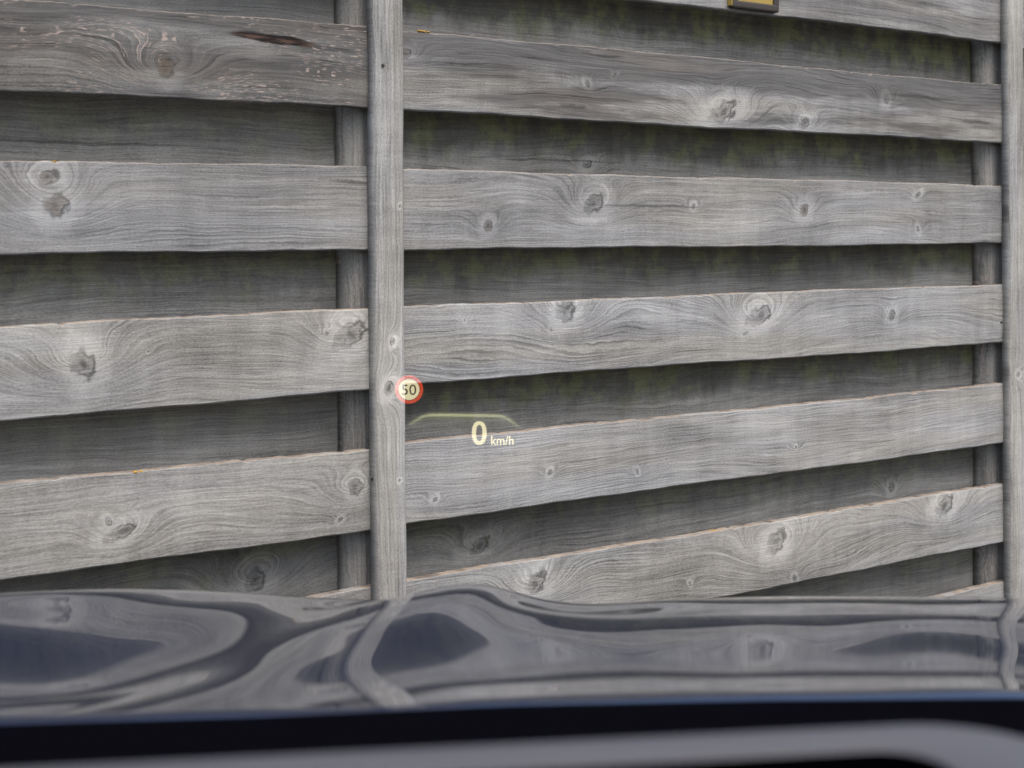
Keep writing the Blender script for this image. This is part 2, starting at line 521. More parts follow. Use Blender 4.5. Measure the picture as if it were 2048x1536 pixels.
# front planks of the middle panel: top left, top right, bottom left, bottom right in photo pixels
mid = [
    (None, None, (810, -57), (2003, 85)),
    ((810, 60), (2003, 170), (810, 220), (2003, 286)),
    ((810, 337), (2003, 371), (810, 500), (2003, 487)),
    ((812, 612), (2003, 568), (812, 769), (2003, 685)),
    ((815, 886), (2003, 768), (815, 1047), (2006, 886)),
    ((815, 1161), (2008, 968), (1450, 1193), (2008, 1085)),
]
mid_props = [
    dict(seed=2.3, dark=0.55, tint=0.97, wavy=0.9, linec=0.3, knots=[]),
    dict(seed=4.1, dark=1.0, tint=0.96, wavy=1.0, linec=0.38,
         knots=[(1175, 166, 13), (1446, 222, 25), (1608, 246, -17), (1770, 200, 15), (813, 108, -15), (1230, 150, 6)]),
    dict(seed=5.7, dark=0.25, tint=0.97, wavy=0.8, linec=0.30,
         knots=[(975, 452, -17), (1186, 410, 22), (1607, 419, -19), (1835, 390, 9), (1835, 457, 10), (1385, 412, 9)]),
    dict(seed=6.2, dark=0.05, tint=1.10, wavy=1.2, linec=0.52,
         knots=[(1133, 622, 26), (1103, 661, 9), (1517, 630, 24), (1490, 667, 7), (1782, 628, 16), (930, 640, 5)]),
    dict(seed=7.9, dark=0.06, tint=1.12, wavy=0.75, linec=0.46,
         knots=[(1100, 946, -9), (1592, 893, -6), (1275, 944, 9), (870, 998, -8)]),
    dict(seed=8.4, warmth=0.3, dark=0.04, tint=1.06, wavy=1.3, linec=0.55,
         knots=[(1553, 1082, 26), (1890, 1012, 22), (1072, 1166, 27), (1380, 1168, 7), (1590, 1155, 12)]),
]
STEP = 0.2395
zt_std = [0.105 + STEP * (2 - i) + EYE for i in range(9)]        # regular courses for what the frame hides
front_mid = []
for i, (tl, tr, bl, br) in enumerate(mid):
    zb = lin(bl, br)
    zt = lin(tl, tr) if tl else (lambda s, zb=zb: zb(s) + 0.141)
    pr = dict(mid_props[i])
    pr['knots'] = knots_px(zb, pr['knots'])
    if i == 2:
        s_, z_ = fence_s(1300, 413)
        pr.update(rot=(s_, z_ - zb(s_), 0.145), rotw=0.02, rots=0.0)
    if i == 1:
        s_, z_ = fence_s(1850, 196)
        pr.update(rot=(s_, z_ - zb(s_), 0.14), rotw=0.028, rots=-0.002)
    front_mid.append((zb, zt))
    lab = [None, "grey plank with dark stained upper half and swirling knots", None, "pale plank with two round knots",
           None, "pale plank with flame grain round a big knot"][i]
    plank(R_S0, R_S1, zb, zt, 0.0, TH, pr, lab)
# left panel
left = [
    ((0, -3), (735, 50), (0, 182), (735, 216)),
    ((0, 320), (735, 333), (0, 510), (735, 499)),
    ((0, 653), (735, 617), (0, 840), (735, 781)),
    ((0, 970), (740, 898), (0, 1163), (740, 1061)),
    ((640, 1194), (742, 1173), None, None),
]
left_props = [
    dict(seed=12.2, dark=1.0, flake=1.2, tint=0.60, warmth=0.4, wavy=0.8, linec=0.45, knots=[(328, 134, -27)]),
    dict(seed=13.9, dark=0.28, flake=0.12, tint=0.94, wavy=0.45, linec=0.55, spacing=0.0058, knots=[(95, 356, -21), (111, 414, -29)]),
    dict(seed=15.1, warmth=0.3, dark=0.05, flake=0.0, tint=1.05, wavy=1.0, linec=0.48, knots=[(166, 728, 36), (697, 671, 30), (652, 668, -8), (295, 702, -4)]),
    dict(seed=16.6, warmth=0.55, dark=0.06, flake=0.05, tint=1.03, wavy=1.1, linec=0.35, knots=[(217, 1045, 15), (241, 1066, 20), (709, 973, 21), (680, 1038, 8)]),
    dict(seed=17.3, warmth=0.6, dark=0.05, tint=1.02, wavy=1.0, linec=0.4, knots=[]),
]
front_left = []
for i, (tl, tr, bl, br) in enumerate(left):
    if bl:
        zb, zt = lin(bl, br), lin(tl, tr)
        zb = (lambda s, f=zb: f(max(s, -0.80)))
        zt = (lambda s, f=zt: f(max(s, -0.80)))
    else:
        f = lin(tl, tr)
        zt = (lambda s, f=f: f(max(s, -0.3)))
        zb = (lambda s, zt=zt: zt(s) - 0.141)
    pr = dict(left_props[i])
    pr['knots'] = knots_px(zb, pr['knots'])
    if i == 0:
        s_, z_ = fence_s(545, 79)
        pr['rot'] = (s_, z_ - zb(s_), 0.088)
    if i == 0:
        pr['knots'] += []
    else:
        pr['knots'] += [(-1.05 - 0.17 * i, 0.06 + 0.01 * i, 0.016)]
    front_left.append((zb, zt))
    lab = ["dark stained plank with pale flakes and a rotten split", "plank with two brown knots one above the other",
           None, "plank with a pair of small knots", None][i]
    plank(L_S0, L_S1, zb, zt, 0.0, TH, pr, lab)


def const(z): return lambda s: z


rp = random.Random(5)
def spare(seed, **kw):
    d = dict(seed=seed, dark=0.15, tint=rp.uniform(0.95, 1.08), wavy=rp.uniform(0.7, 1.2), linec=0.45)
    d.update(kw)
    return d
# the courses above and below the frame, and the next panel on the right
for (a, b, sd) in ((L_S0, L_S1, 20.0), (R_S0, R_S1, 30.0)):
    for i in (-1, 0, 5, 6, 7):
        if i == 0 and a == R_S0: continue
        if i == 0:
            zt = zt_std[0]; zt = 0.105 + 2 * STEP + EYE
        elif i == 5:
            if True:
                pass
        z = 0.105 + STEP * (2 - i) + EYE
        if i == 5 and a == R_S0: continue
        if i == 5 and a == L_S0: continue
        if z - 0.141 < 0.02: continue
        plank(a, b, const(z - 0.141), const(z), 0.0, TH,
              spare(sd + i, dark=0.8 if i < 1 else 0.1, knots=[(a + rp.uniform(0.2, 1.6), rp.uniform(0.04, 0.1), rp.uniform(0.012, 0.02)) for _ in range(3)]))
N_S0, N_S1 = PITCH - 0.052 + 0.002, 2 * PITCH - 0.05
for i in range(-1, 8):
    z = 0.105 + STEP * (2 - i) + EYE
    if z - 0.141 < 0.02: continue
    plank(N_S0, N_S1, const(z - 0.141), const(z), 0.0, TH,
          spare(40.0 + i, dark=0.3, knots=[(N_S0 + rp.uniform(0.1, 1.6), rp.uniform(0.04, 0.1), rp.uniform(0.012, 0.02)) for _ in range(3)]))

# back planks: one behind every gap, overlapping the planks above and below
def crack(c, zb):
    (x, y, L, wdt, slope) = c
    s, z = fence_s(x, y, BK0)
    return (s, z - zb(s), L), wdt, slope
def back_course(s0, s1, fronts, seed0, moss, tints, knots, cracks={}):
    for i in range(len(fronts) - 1):
        up, lo = fronts[i], fronts[i + 1]
        zb = (lambda s, f=lo[1]: f(s) - 0.035)
        zt = (lambda s, f=up[0]: f(s) + 0.022)
        ks = knots_px(zb, knots.get(i, []), BK0)
        plank(s0, s1, zb, zt, BK0, BK1, dict(seed=seed0 + i * 1.7, dark=0.35, warmth=0.8, moss=moss[i], tint=tints[i], wavy=0.7, linec=0.35, knots=ks,
                                                    **({k_: v_ for k_, v_ in zip(('rot', 'rotw', 'rots'), crack(cracks[i], zb))} if i in cracks else {})))
Z_ = lambda i: (const(0.105 + STEP * (2 - i) - 0.141 + EYE), const(0.105 + STEP * (2 - i) + EYE))
back_course(-PITCH + 0.0, 0.0 - 0.055, [Z_(-1), Z_(0)] + front_left + [Z_(6), Z_(7)], 60.3,
            [0.5, 0.5, 0.45, 0.7, 0.35, 0.5, 0.4, 0.4], [0.87] * 8,
            {2: [], 5: [(510, 1160, 30)]},
            {2: (170, 286, 0.20, 0.014, 0.012)})
back_course(-0.049, PITCH - 0.055, [Z_(-1)] + front_mid + [Z_(6), Z_(7)], 80.9,
            [0.8, 1.0, 0.95, 0.9, 0.9, 0.55, 0.4, 0.4], [0.87] * 8,
            {1: [], 2: [(1175, 330, 14)], 3: [], 5: [(958, 1092, 20), (1780, 975, 15)]},
            {2: (1110, 322, 0.18, 0.012, 0.0), 1: (1235, 70, 0.03, 0.05, 1.5)})
back_course(PITCH - 0.049, 2 * PITCH - 0.055, [Z_(i) for i in range(-1, 8) if Z_(i)[0](0) > 0.02], 101.0, [0.5] * 8, [0.8] * 8, {})


def upright(name, sc, w, t_front, t_back, props, crown, expo, z1=1.93 + 0.1, label=None):
    """post or cover strip with an eased front, leaning a touch"""
    NZ = 90
    K = 15
    verts, pl = [], []
    rng = random.Random(props['seed'] * 3.7)
    ph = [rng.uniform(0, 6.28) for _ in range(4)]
    for i in range(NZ + 1):
        z = z1 * i / NZ
        off = -LEAN * (z - EYE) + 0.0008 * math.sin(z * 7 + ph[0]) + 0.0005 * math.sin(z * 23 + ph[1])
        for k in range(K):
            a = -1 + 2 * k / (K - 1)
            s = sc + a * w / 2
            t = t_front + crown * abs(a) ** expo
            verts.append((s + off, t, z)); pl.append((z, (a * 0.5 + 0.5) * w, 0))
        for a in (1.0, 0.0, -1.0):
            verts.append((sc + a * w / 2 + off, t_back, z)); pl.append((z, (a * 0.5 + 0.5) * w, 0))
    sect = K + 3
    faces = []
    for i in range(NZ):
        for j in range(sect):
            k = (j + 1) % sect
            faces.append((i * sect + j, (i + 1) * sect + j, (i + 1) * sect + k, i * sect + k))
    faces.append(tuple(range(sect)))
    faces.append(tuple(range(NZ * sect, NZ * sect + sect)))
    me = mesh_from(verts, faces, name)
    at = me.attributes.new("pl", 'FLOAT_VECTOR', 'POINT')
    at.data.foreach_set("vector", [c for p in pl for c in p])
    bmx = bmesh.new(); bmx.from_mesh(me); bmesh.ops.recalc_face_normals(bmx, faces=bmx.faces[:])
    for f in bmx.faces:
        f.smooth = True
    bmx.to_mesh(me); bmx.free()
    o = link(name, me, M_wood, fence)
    d = dict(seed=1.0, spacing=0.0075, wavy=0.5, linec=0.4, width=w, dark=0.0, moss=0.0, flake=0.0, tint=1.0, warmth=0.35, rotw=0.1, rots=0.0)
    d.update({k: v for k, v in props.items() if k != 'knots'})
    for k, v in d.items():
        o[k] = float(v)
    kk = list(props.get('knots', ()))
    for i in range(NK):
        o["k%d" % i] = [float(c) for c in kk[i]] if i < len(kk) else [50.0, 0.0, 0.0]
    o["rot"] = [50.0, 0.0, 0.0]
    if label:
        o["label"] = label
    return o


SC = -0.0465                                  # strip centre line of the middle upright
def strip_knots(L, sc):
    out = []
    for (x, y, rp_) in L:
        s, z = fence_s(x, y, -0.022)
        out.append((z, s + LEAN * (z - EYE) - sc + 0.031, rp_ / (F / dep(x))))
    return out
for j in (-1, 0, 1, 2):
    ks = strip_knots([(775, 775, 15), (783, 683, 9), (797, 960, -5), (797, 412, -4)], SC) if j == 0 else [(0.9 + 0.2 * j, 0.03, 0.010)]
    upright("cover_strip", SC + j * PITCH, 0.062, -0.026, -0.001, dict(seed=120.0 + 3.3 * j, tint=1.2, dark=0.0, wavy=0.35, linec=0.35, knots=ks), 0.007, 7.0)
    upright("post", SC + j * PITCH - 0.004, 0.094, 0.024, 0.071, dict(seed=140.0 + 3.3 * j, tint=1.0, dark=0.25, flake=1.3, warmth=1.0, moss=0.0, wavy=0.3, linec=0.3), 0.030, 4.0)

# tufts of orange lichen on the upper edges
M_lichen = plain("orange_lichen", (0.42, 0.25, 0.06), 0.9, spec=0.1, noise=0.4, nscale=400)
for (x, y, r_) in ((1415, 362, 0.0055), (1408, 364, 0.003), (846, 62, 0.004), (838, 61, 0.0035), (856, 63, 0.003), (270, 943, 0.004), (281, 942, 0.003), (108, 322, 0.003), (655, 668, 0.002)):
    s, z = fence_s(x, y, 0.004)
    bml = bmesh.new()
    bmesh.ops.create_icosphere(bml, subdivisions=2, radius=r_)
    for v_ in bml.verts:
        v_.co *= random.uniform(0.75, 1.2)
        v_.co.x *= 1.5; v_.co.z *= 0.55
    o = link("lichen", bm_mesh(bml, "lichen", True), M_lichen, fence)
    o.location = (s, 0.004 if z > 0 else 0, z - 0.001)
# nail heads on the strips and plank ends
M_nail = plain("rusty_nail", (0.03, 0.022, 0.018), 0.7, noise=0.3, nscale=300)
nail_me = None
for (x, y, t) in ((766, 131, -0.0265), (797, 411, -0.0225), (798, 951, -0.0225), (746, 958, -0.012), (2003, 645, -0.018), (2044, 350, -0.02)):
    s, z = fence_s(x, y, t)
    if nail_me is None:
        bmn = bmesh.new()
        bmesh.ops.create_cone(bmn, cap_ends=True, segments=10, radius1=0.0034, radius2=0.0026, depth=0.003)
        bmesh.ops.rotate(bmn, verts=bmn.verts[:], matrix=Matrix.Rotation(math.radians(90), 3, 'X'))
        nail_me = bm_mesh(bmn, "nail")
        nail_me.materials.append(M_nail)
    o = bpy.data.objects.new("nail", nail_me)
    C.objects.link(o)
    o.parent = fence
    o.location = (s, t, z)

# ------------------------------------------------------------------ yellow plaque on the top plank
ps0, pz0 = fence_s(1463, 14, -0.012)
ps1, _ = fence_s(1556, 24, -0.012)
pw = ps1 - ps0
plaque = empty("plaque", (P0[0] + E_[0] * (ps0 + ps1) / 2, P0[1] + E_[1] * (ps0 + ps1) / 2, pz0 - 0.001), ANG,
               "yellow plaque in a dark brown frame fixed to the upper fence plank", "plaque")
hh = 0.135
fw = 0.016
fr = []
bmf = bmesh.new()
def add_box(bm_, *a, bev=0.002):
    tmp = box_bm(*a, bev=bev)
    me_ = bpy.data.meshes.new("tmp"); tmp.to_mesh(me_); tmp.free()
    bm_.from_mesh(me_); bpy.data.meshes.remove(me_)
hw = pw / 2
add_box(bmf, -hw, hw, -0.017, -0.0015, 0.0, fw, bev=0.004)
add_box(bmf, -hw, hw, -0.017, -0.0015, hh - fw, hh, bev=0.004)
add_box(bmf, -hw, -hw + fw, -0.0165, -0.002, fw * 0.6, hh - fw * 0.6, bev=0.003)
add_box(bmf, hw - fw, hw, -0.0165, -0.002, fw * 0.6, hh - fw * 0.6, bev=0.003)
link("frame", bm_mesh(bmf, "frame"), M_frame, plaque)
link("face", bm_mesh(box_bm(-hw + fw * 0.9, hw - fw * 0.9, -0.012, -0.003, fw * 0.9, hh - fw * 0.9, bev=0.001), "face"), M_yellow, plaque)
link("edge_trim", bm_mesh(box_bm(-hw - 0.0035, -hw - 0.0005, -0.016, -0.003, 0.004, hh - 0.004, bev=0.001), "edge_trim"), M_yellow, plaque)

# ------------------------------------------------------------------ car
car = empty("car", (0.33, 0.0, 0.0), 0.0, "dark navy car seen from the driver's seat, bonnet facing the fence", "car")
CXO = 0.33
# bonnet height field: bicubic B-spline coefficients in 0.1 mm, relative to the eye
COEF = [-3357.5,-3268.6,-3207.3,-3172.7,-3162.8,-3175.1,-3208.4,-3263.3,-3341.3,-3444.4,-3574.1,-3730.7,-3914.0,-4122.6,-4354.9,-4608.8,-4881.8,-5171.5,-
5475.4,-5791.6,-6119.0,-6457.2,-6806.0,-3287.1,-3143.3,-3055.1,-3022.0,-3041.4,-3107.1,-3209.8,-3338.9,-3485.7,-3644.8,-3814.2,-3993.6,-4183.6,-
4384.8,-4597.4,-4821.2,-5056.0,-5302.8,-5563.4,-5839.9,-6134.5,-6448.2,-6781.5,-3188.2,-3047.7,-2963.8,-2937.4,-2969.6,-3059.2,-3199.8,-3378.6,-
3580.3,-3791.2,-4002.2,-4208.8,-4410.1,-4607.1,-4802.1,-4998.0,-5199.3,-5411.2,-5639.1,-5886.8,-6156.9,-6450.4,-6767.7,-3062.7,-2978.8,-2931.7,-
2922.7,-2956.5,-3040.8,-3182.2,-3379.0,-3616.9,-3873.3,-4128.0,-4367.5,-4586.0,-4782.9,-4962.7,-5134.4,-5309.1,-5496.8,-5704.0,-5933.9,-6187.3,-
6463.9,-6763.6,-2921.7,-2930.4,-2947.7,-2974.0,-3012.6,-3074.3,-3178.3,-3345.4,-3582.6,-3869.4,-4168.1,-4448.9,-4692.6,-4894.4,-5064.8,-5222.3,-
5384.6,-5563.2,-5762.9,-5984.3,-6226.3,-6487.6,-6767.6,-2787.7,-2899.9,-2992.2,-3066.4,-3125.8,-3175.5,-3230.0,-3318.9,-3484.8,-3758.0,-4097.2,-
4426.2,-4698.9,-4913.5,-5092.2,-5259.2,-5431.5,-5617.8,-5820.5,-6039.1,-6272.1,-6518.6,-6778.2,-2690.5,-2890.6,-3047.4,-3165.1,-3252.0,-3314.0,-
3350.4,-3369.1,-3417.2,-3558.0,-3923.8,-4276.3,-4572.1,-4823.7,-5047.1,-5255.8,-5460.0,-5666.2,-5877.5,-6095.3,-6320.6,-6553.7,-6794.6,-2662.5,-
2900.3,-3098.3,-3250.3,-3352.2,-3425.4,-3464.0,-3456.1,-3534.6,-3506.4,-3711.4,-4006.5,-4341.3,-4664.5,-4959.9,-5228.4,-5474.8,-5705.7,-5927.9,-
6147.5,-6367.9,-6590.6,-6815.7,-2724.1,-2925.3,-3125.5,-3311.6,-3432.6,-3485.6,-3485.4,-3496.8,-3564.4,-3610.8,-3669.7,-3859.8,-4161.8,-4513.6,-
4866.0,-5187.7,-5471.6,-5726.4,-5963.4,-6190.8,-6412.0,-6627.9,-6838.4,-2846.3,-2985.1,-3146.0,-3327.8,-3481.0,-3504.0,-3531.8,-3582.1,-3624.6,-
3665.2,-3796.6,-3865.0,-4101.2,-4443.0,-4801.4,-5136.0,-5440.9,-5720.9,-5981.1,-6224.1,-6451.2,-6662.5,-6858.0,-2946.7,-3068.6,-3174.8,-3284.8,-
3416.3,-3538.3,-3620.2,-3632.8,-3662.4,-3708.4,-3795.2,-3906.7,-4166.2,-4447.3,-4748.8,-5068.5,-5390.5,-5699.2,-5985.9,-6247.0,-6481.4,-6689.2,-
6870.5,-2960.8,-3105.9,-3197.8,-3250.0,-3330.3,-3432.9,-3491.9,-3582.1,-3666.4,-3760.5,-3878.7,-3974.1,-4120.1,-4369.6,-4674.9,-5008.0,-5348.7,-
5678.4,-5983.6,-6257.2,-6496.9,-6702.5,-6874.2,-2920.9,-3047.3,-3171.4,-3281.6,-3347.8,-3363.2,-3425.0,-3451.2,-3549.8,-3640.8,-4029.0,-4196.6,-
4200.5,-4346.1,-4625.9,-4970.9,-5326.9,-5666.1,-5976.4,-6252.9,-6494.1,-6699.7,-6870.0,-2925.3,-2995.1,-3123.0,-3289.9,-3386.7,-3456.7,-3475.2,-
3489.1,-3495.8,-3531.1,-3625.7,-3864.6,-4111.4,-4366.2,-4655.7,-4982.7,-5324.6,-5655.9,-5960.6,-6233.2,-6473.4,-6682.4,-6860.9,-3028.9,-3054.1,-
3115.1,-3215.2,-3381.5,-3448.4,-3514.8,-3557.1,-3614.8,-3664.9,-3678.3,-3752.5,-4023.6,-4354.9,-4687.2,-5014.4,-5336.1,-5645.3,-5933.9,-6198.4,-
6438.6,-6655.7,-6850.5,-3195.3,-3153.4,-3161.5,-3222.7,-3367.2,-3463.0,-3522.2,-3579.2,-3658.7,-3727.5,-4028.3,-4104.4,-4181.8,-4390.4,-4693.5,-
5019.0,-5330.7,-5621.9,-5895.4,-6153.3,-6396.6,-6625.8,-6840.9,-3353.3,-3218.2,-3161.3,-3196.0,-3364.5,-3475.2,-3538.6,-3612.8,-3685.4,-3772.5,-
3953.9,-4032.1,-4232.4,-4463.5,-4718.7,-4998.8,-5287.8,-5570.8,-5842.3,-6103.0,-6354.5,-6597.8,-6833.0,-3435.8,-3242.0,-3155.2,-3185.8,-3351.1,-
3431.2,-3502.6,-3572.2,-3653.1,-3746.6,-3861.2,-3984.7,-4175.2,-4419.3,-4681.5,-4950.5,-5225.5,-5503.4,-5779.3,-6049.9,-6314.4,-6573.2,-6826.4,-
3420.9,-3238.6,-3164.1,-3198.1,-3353.2,-3455.2,-3517.6,-3579.8,-3645.5,-3739.8,-3853.6,-3985.2,-4144.8,-4353.4,-4603.2,-4874.1,-5153.2,-5435.1,-
5717.4,-5998.3,-6276.1,-6550.2,-6820.4,-3325.7,-3197.7,-3151.3,-3190.1,-3338.8,-3444.0,-3505.2,-3568.1,-3655.5,-3746.1,-3853.7,-3981.2,-4132.7,-
4319.8,-4548.2,-4808.7,-5087.4,-5373.8,-5662.4,-5951.3,-6239.5,-6526.8,-6812.9,-3178.6,-3136.6,-3134.6,-3187.5,-3328.8,-3419.0,-3499.5,-3543.1,-
3616.2,-3725.7,-3842.2,-3971.4,-4128.5,-4315.8,-4533.7,-4779.8,-5047.3,-5328.4,-5616.9,-5909.4,-6204.6,-6502.1,-6801.9,-3021.2,-3102.6,-3201.2,-
3311.7,-3408.0,-3458.0,-3485.1,-3550.7,-3609.0,-3712.7,-3832.0,-3964.2,-4130.7,-4326.2,-4543.8,-4780.3,-5034.1,-5303.1,-5584.2,-5874.4,-6171.9,-
6475.9,-6786.1,-2917.4,-3102.4,-3258.8,-3379.6,-3457.7,-3503.3,-3541.1,-3592.6,-3648.2,-3735.2,-3834.7,-3959.6,-4136.7,-4340.4,-4559.2,-4790.5,-
5034.8,-5292.8,-5564.2,-5848.1,-6143.4,-6449.1,-6765.2,-2895.4,-3105.6,-3268.8,-3387.2,-3469.4,-3529.0,-3579.4,-3629.8,-3687.1,-3756.7,-3847.8,-
3976.0,-4147.9,-4348.5,-4566.4,-4796.1,-5036.5,-5288.4,-5552.6,-5829.9,-6120.4,-6423.9,-6740.3,-2935.5,-3108.0,-3247.5,-3357.2,-3443.7,-3514.3,-
3575.7,-3634.3,-3697.1,-3772.6,-3871.5,-4002.0,-4164.8,-4355.5,-4567.3,-4794.3,-5033.1,-5282.6,-5543.5,-5816.4,-6102.3,-6401.5,-6714.1,-3003.9,-
3116.5,-3217.8,-3308.5,-3390.2,-3464.9,-3535.7,-3606.9,-3684.7,-3776.0,-3887.1,-4021.4,-4180.4,-4363.2,-4567.2,-4788.9,-5025.0,-5273.2,-5532.8,-
5803.8,-6086.8,-6382.1,-6689.9,-3075.9,-3131.2,-3191.8,-3257.1,-3326.5,-3399.7,-3477.4,-3561.9,-3656.4,-3764.0,-3887.5,-4028.7,-4188.8,-4368.3,-
4566.8,-4783.1,-5015.2,-5261.1,-5519.6,-5789.8,-6071.6,-6365.0,-6670.1,-3137.7,-3147.8,-3173.5,-3214.1,-3269.0,-3337.4,-3418.6,-3512.7,-3619.8,-
3740.3,-3874.7,-4023.5,-4187.6,-4367.5,-4563.8,-4776.4,-5004.8,-5247.9,-5504.7,-5774.3,-6056.0,-6349.6,-6655.0,-3183.0,-3162.7,-3163.5,-3185.4,-
3227.9,-3290.1,-3371.0,-3469.1,-3583.0,-3711.3,-3853.3,-4008.5,-4177.0,-4359.2,-4555.6,-4766.8,-4992.9,-5233.9,-5489.2,-5758.3,-6040.6,-6335.9,-
6644.0,-3210.2,-3174.4,-3161.9,-3172.8,-3206.6,-3262.9,-3340.3,-3437.4,-3552.2,-3682.8,-3828.0,-3986.6,-4158.3,-4342.9,-4540.8,-4752.4,-4978.2,-
5218.5,-5473.4,-5742.8,-6026.4,-6324.2,-6636.0,-3219.9,-3183.0,-3168.3,-3175.8,-3205.2,-3256.3,-3328.3,-3420.1,-3530.5,-3658.1,-3801.7,-3960.1,-
4132.7,-4319.0,-4518.8,-4732.3,-4959.7,-5201.3,-5457.5,-5728.4,-6014.1,-6314.7,-6630.2,-3212.8,-3188.8,-3182.4,-3193.7,-3222.8,-3269.6,-3334.5,-
3417.4,-3518.7,-3638.1,-3775.3,-3929.8,-4100.9,-4287.8,-4489.8,-4706.3,-4937.1,-5182.1,-5441.3,-5715.2,-6003.9,-6307.6,-6626.4]
NCX, NCD = 32, 23
BX0, BX1, BD0, BD1 = -0.85, 1.0, 0.95, 2.5
CF = np.array(COEF, float).reshape(NCX, NCD) / 1e4
HX = (BX1 - BX0) / (NCX - 3)
HD = (BD1 - BD0) / (NCD - 3)
def bspl(u):
    return [(1 - u) ** 3 / 6, (3 * u ** 3 - 6 * u * u + 4) / 6, (-3 * u ** 3 + 3 * u * u + 3 * u + 1) / 6, u ** 3 / 6]
def bonnet_h(X, D):
    ux = np.clip((X - BX0) / HX, 0, NCX - 3 - 1e-6)
    ud = np.clip((D - BD0) / HD, 0, NCD - 3 - 1e-6)
    ix, idd = ux.astype(int), ud.astype(int)
    wx, wd = bspl(ux - ix), bspl(ud - idd)
    r = 0
    for i in range(4):
        for j in range(4):
            r = r + CF[ix + i, idd + j] * wx[i] * wd[j]
    return r
def rear_D(X):
    return np.interp(X, [-0.8, -0.34, 0.0, 0.361, 1.3], [0.99, 1.06, 1.10, 1.13, 1.12])
BXL, BXR = -0.66, 1.30
DF = 2.12
NU, NV = 240, 200
us = np.linspace(BXL, BXR, NU)
verts = []
rows = []
ROLL = 14
for i, X in enumerate(us):
    xc = np.clip(X, -0.66, 0.80)
    dr = rear_D(np.clip(X, -0.7, 0.8))
    # corner of the nose drawn back on both sides
    edge = np.clip((abs(X - CXO) - 0.62) / 0.37, 0, 1)
    df = DF - 0.16 * edge ** 2
    ts = np.linspace(0, 1, NV)
    D = dr + (df - dr) * ts
    z = bonnet_h(np.full(NV, xc), np.clip(D, BD0 + .02, BD1 - .12))
    # shoulder roll into the wings
    z = z - 0.05 * np.clip((abs(X - CXO) - 0.93) / 0.06, 0, 1) ** 2
    col = []
    # rolled rear lip: a fillet that starts tangent to the surface and turns down towards the windscreen
    rr = 0.050
    a0 = math.atan((z[2] - z[0]) / (D[2] - D[0]))          # slope going forward
    py, pz = dr, z[0]
    for k in range(1, ROLL + 1):
        am = -a0 - math.radians(46) * (k - 0.5) / ROLL     # heading going backwards
        L = rr * math.radians(46) / ROLL
        py -= L * math.cos(am)
        pz += L * math.sin(am)
        col.append((X, py, pz))
    col.append((X, py + 0.004, pz - 0.03))
    col.reverse()
    for d_, z_ in zip(D, z):
        col.append((X, d_, z_))
    # nose rolling down
    last = col[-1]
    sl = (z[-1] - z[-2]) / (D[-1] - D[-2])
    a0 = math.atan(sl)
    R0 = 0.05
    for k in range(1, 7):
        a = a0 + (-math.radians(88) - a0) * k / 6
        am = a0 + (-math.radians(88) - a0) * (k - .5) / 6
        p = col[-1]
        L = R0 * abs(-math.radians(88) - a0) / 6
        col.append((X, p[1] + L * math.cos(am), p[2] + L * math.sin(am)))
    rows.append(col)
nc = len(rows[0])
verts = [(p[0] - CXO, p[1], p[2] + EYE) for col in rows for p in col]
faces = []
for i in range(NU - 1):
    for j in range(nc - 1):
        faces.append((i * nc + j, (i + 1) * nc + j, (i + 1) * nc + j + 1, i * nc + j + 1))
bonnet = link("bonnet", mesh_from(verts, faces, "bonnet", True), M_paint, car)

# front apron, wings (thick shells under the bonnet line)
def shell(name, pts_top, z_bot, thick, mat):
    """vertical curved wall below a polyline (x, y, z)"""
    v, f = [], []
    n = len(pts_top)
    for k, (x, y, z) in enumerate(pts_top):
        a = pts_top[max(k - 1, 0)]; b = pts_top[min(k + 1, n - 1)]
        dx, dy = b[0] - a[0], b[1] - a[1]
        L = math.hypot(dx, dy) or 1
        nx, ny = -dy / L * thick, dx / L * thick
        zs = [z, z - 0.06, z - 0.30, z_bot + 0.12, z_bot]
        bl = [0, 0.012, 0.02, 0.01, -0.02]
        for zz, q in zip(zs, bl):
            v.append((x - nx / thick * q, y - ny / thick * q, zz))
        for zz, q in zip(reversed(zs), reversed(bl)):
            v.append((x - nx / thick * q + nx, y - ny / thick * q + ny, zz))
    for k in range(n - 1):
        for j in range(10):
            l = (j + 1) % 10
            f.append((k * 10 + j, (k + 1) * 10 + j, (k + 1) * 10 + l, k * 10 + l))
    f.append(tuple(range(10))); f.append(tuple(range((n - 1) * 10, n * 10)))
    me_ = mesh_from(v, f, name)
    bmx = bmesh.new(); bmx.from_mesh(me_); bmesh.ops.recalc_face_normals(bmx, faces=bmx.faces[:]); bmx.to_mesh(me_); bmx.free()
    me_.polygons.foreach_set("use_smooth", [True] * len(me_.polygons))
    return link(name, me_, mat, car)
nose = [rows[i][-1] for i in range(0, NU, 6)] + [rows[-1][-1]]
shell("front_bumper", [(p[0] - CXO, p[1] - 0.003, p[2] + EYE - 0.004) for p in nose], 0.24, 0.02, M_paint)
for side, row in ((1, rows[0]), (-1, rows[-1])):
    pts = [row[i] for i in range(2, nc, 8)] + [row[-1]]
    if side == 1:
        pts = pts[::-1]
    p3 = [(p[0] - CXO - 0.004 * side, p[1], p[2] + EYE - 0.003) for p in pts]
    w_ = shell("wing", p3[::-1], 0.55, 0.018 * (1), M_paint)
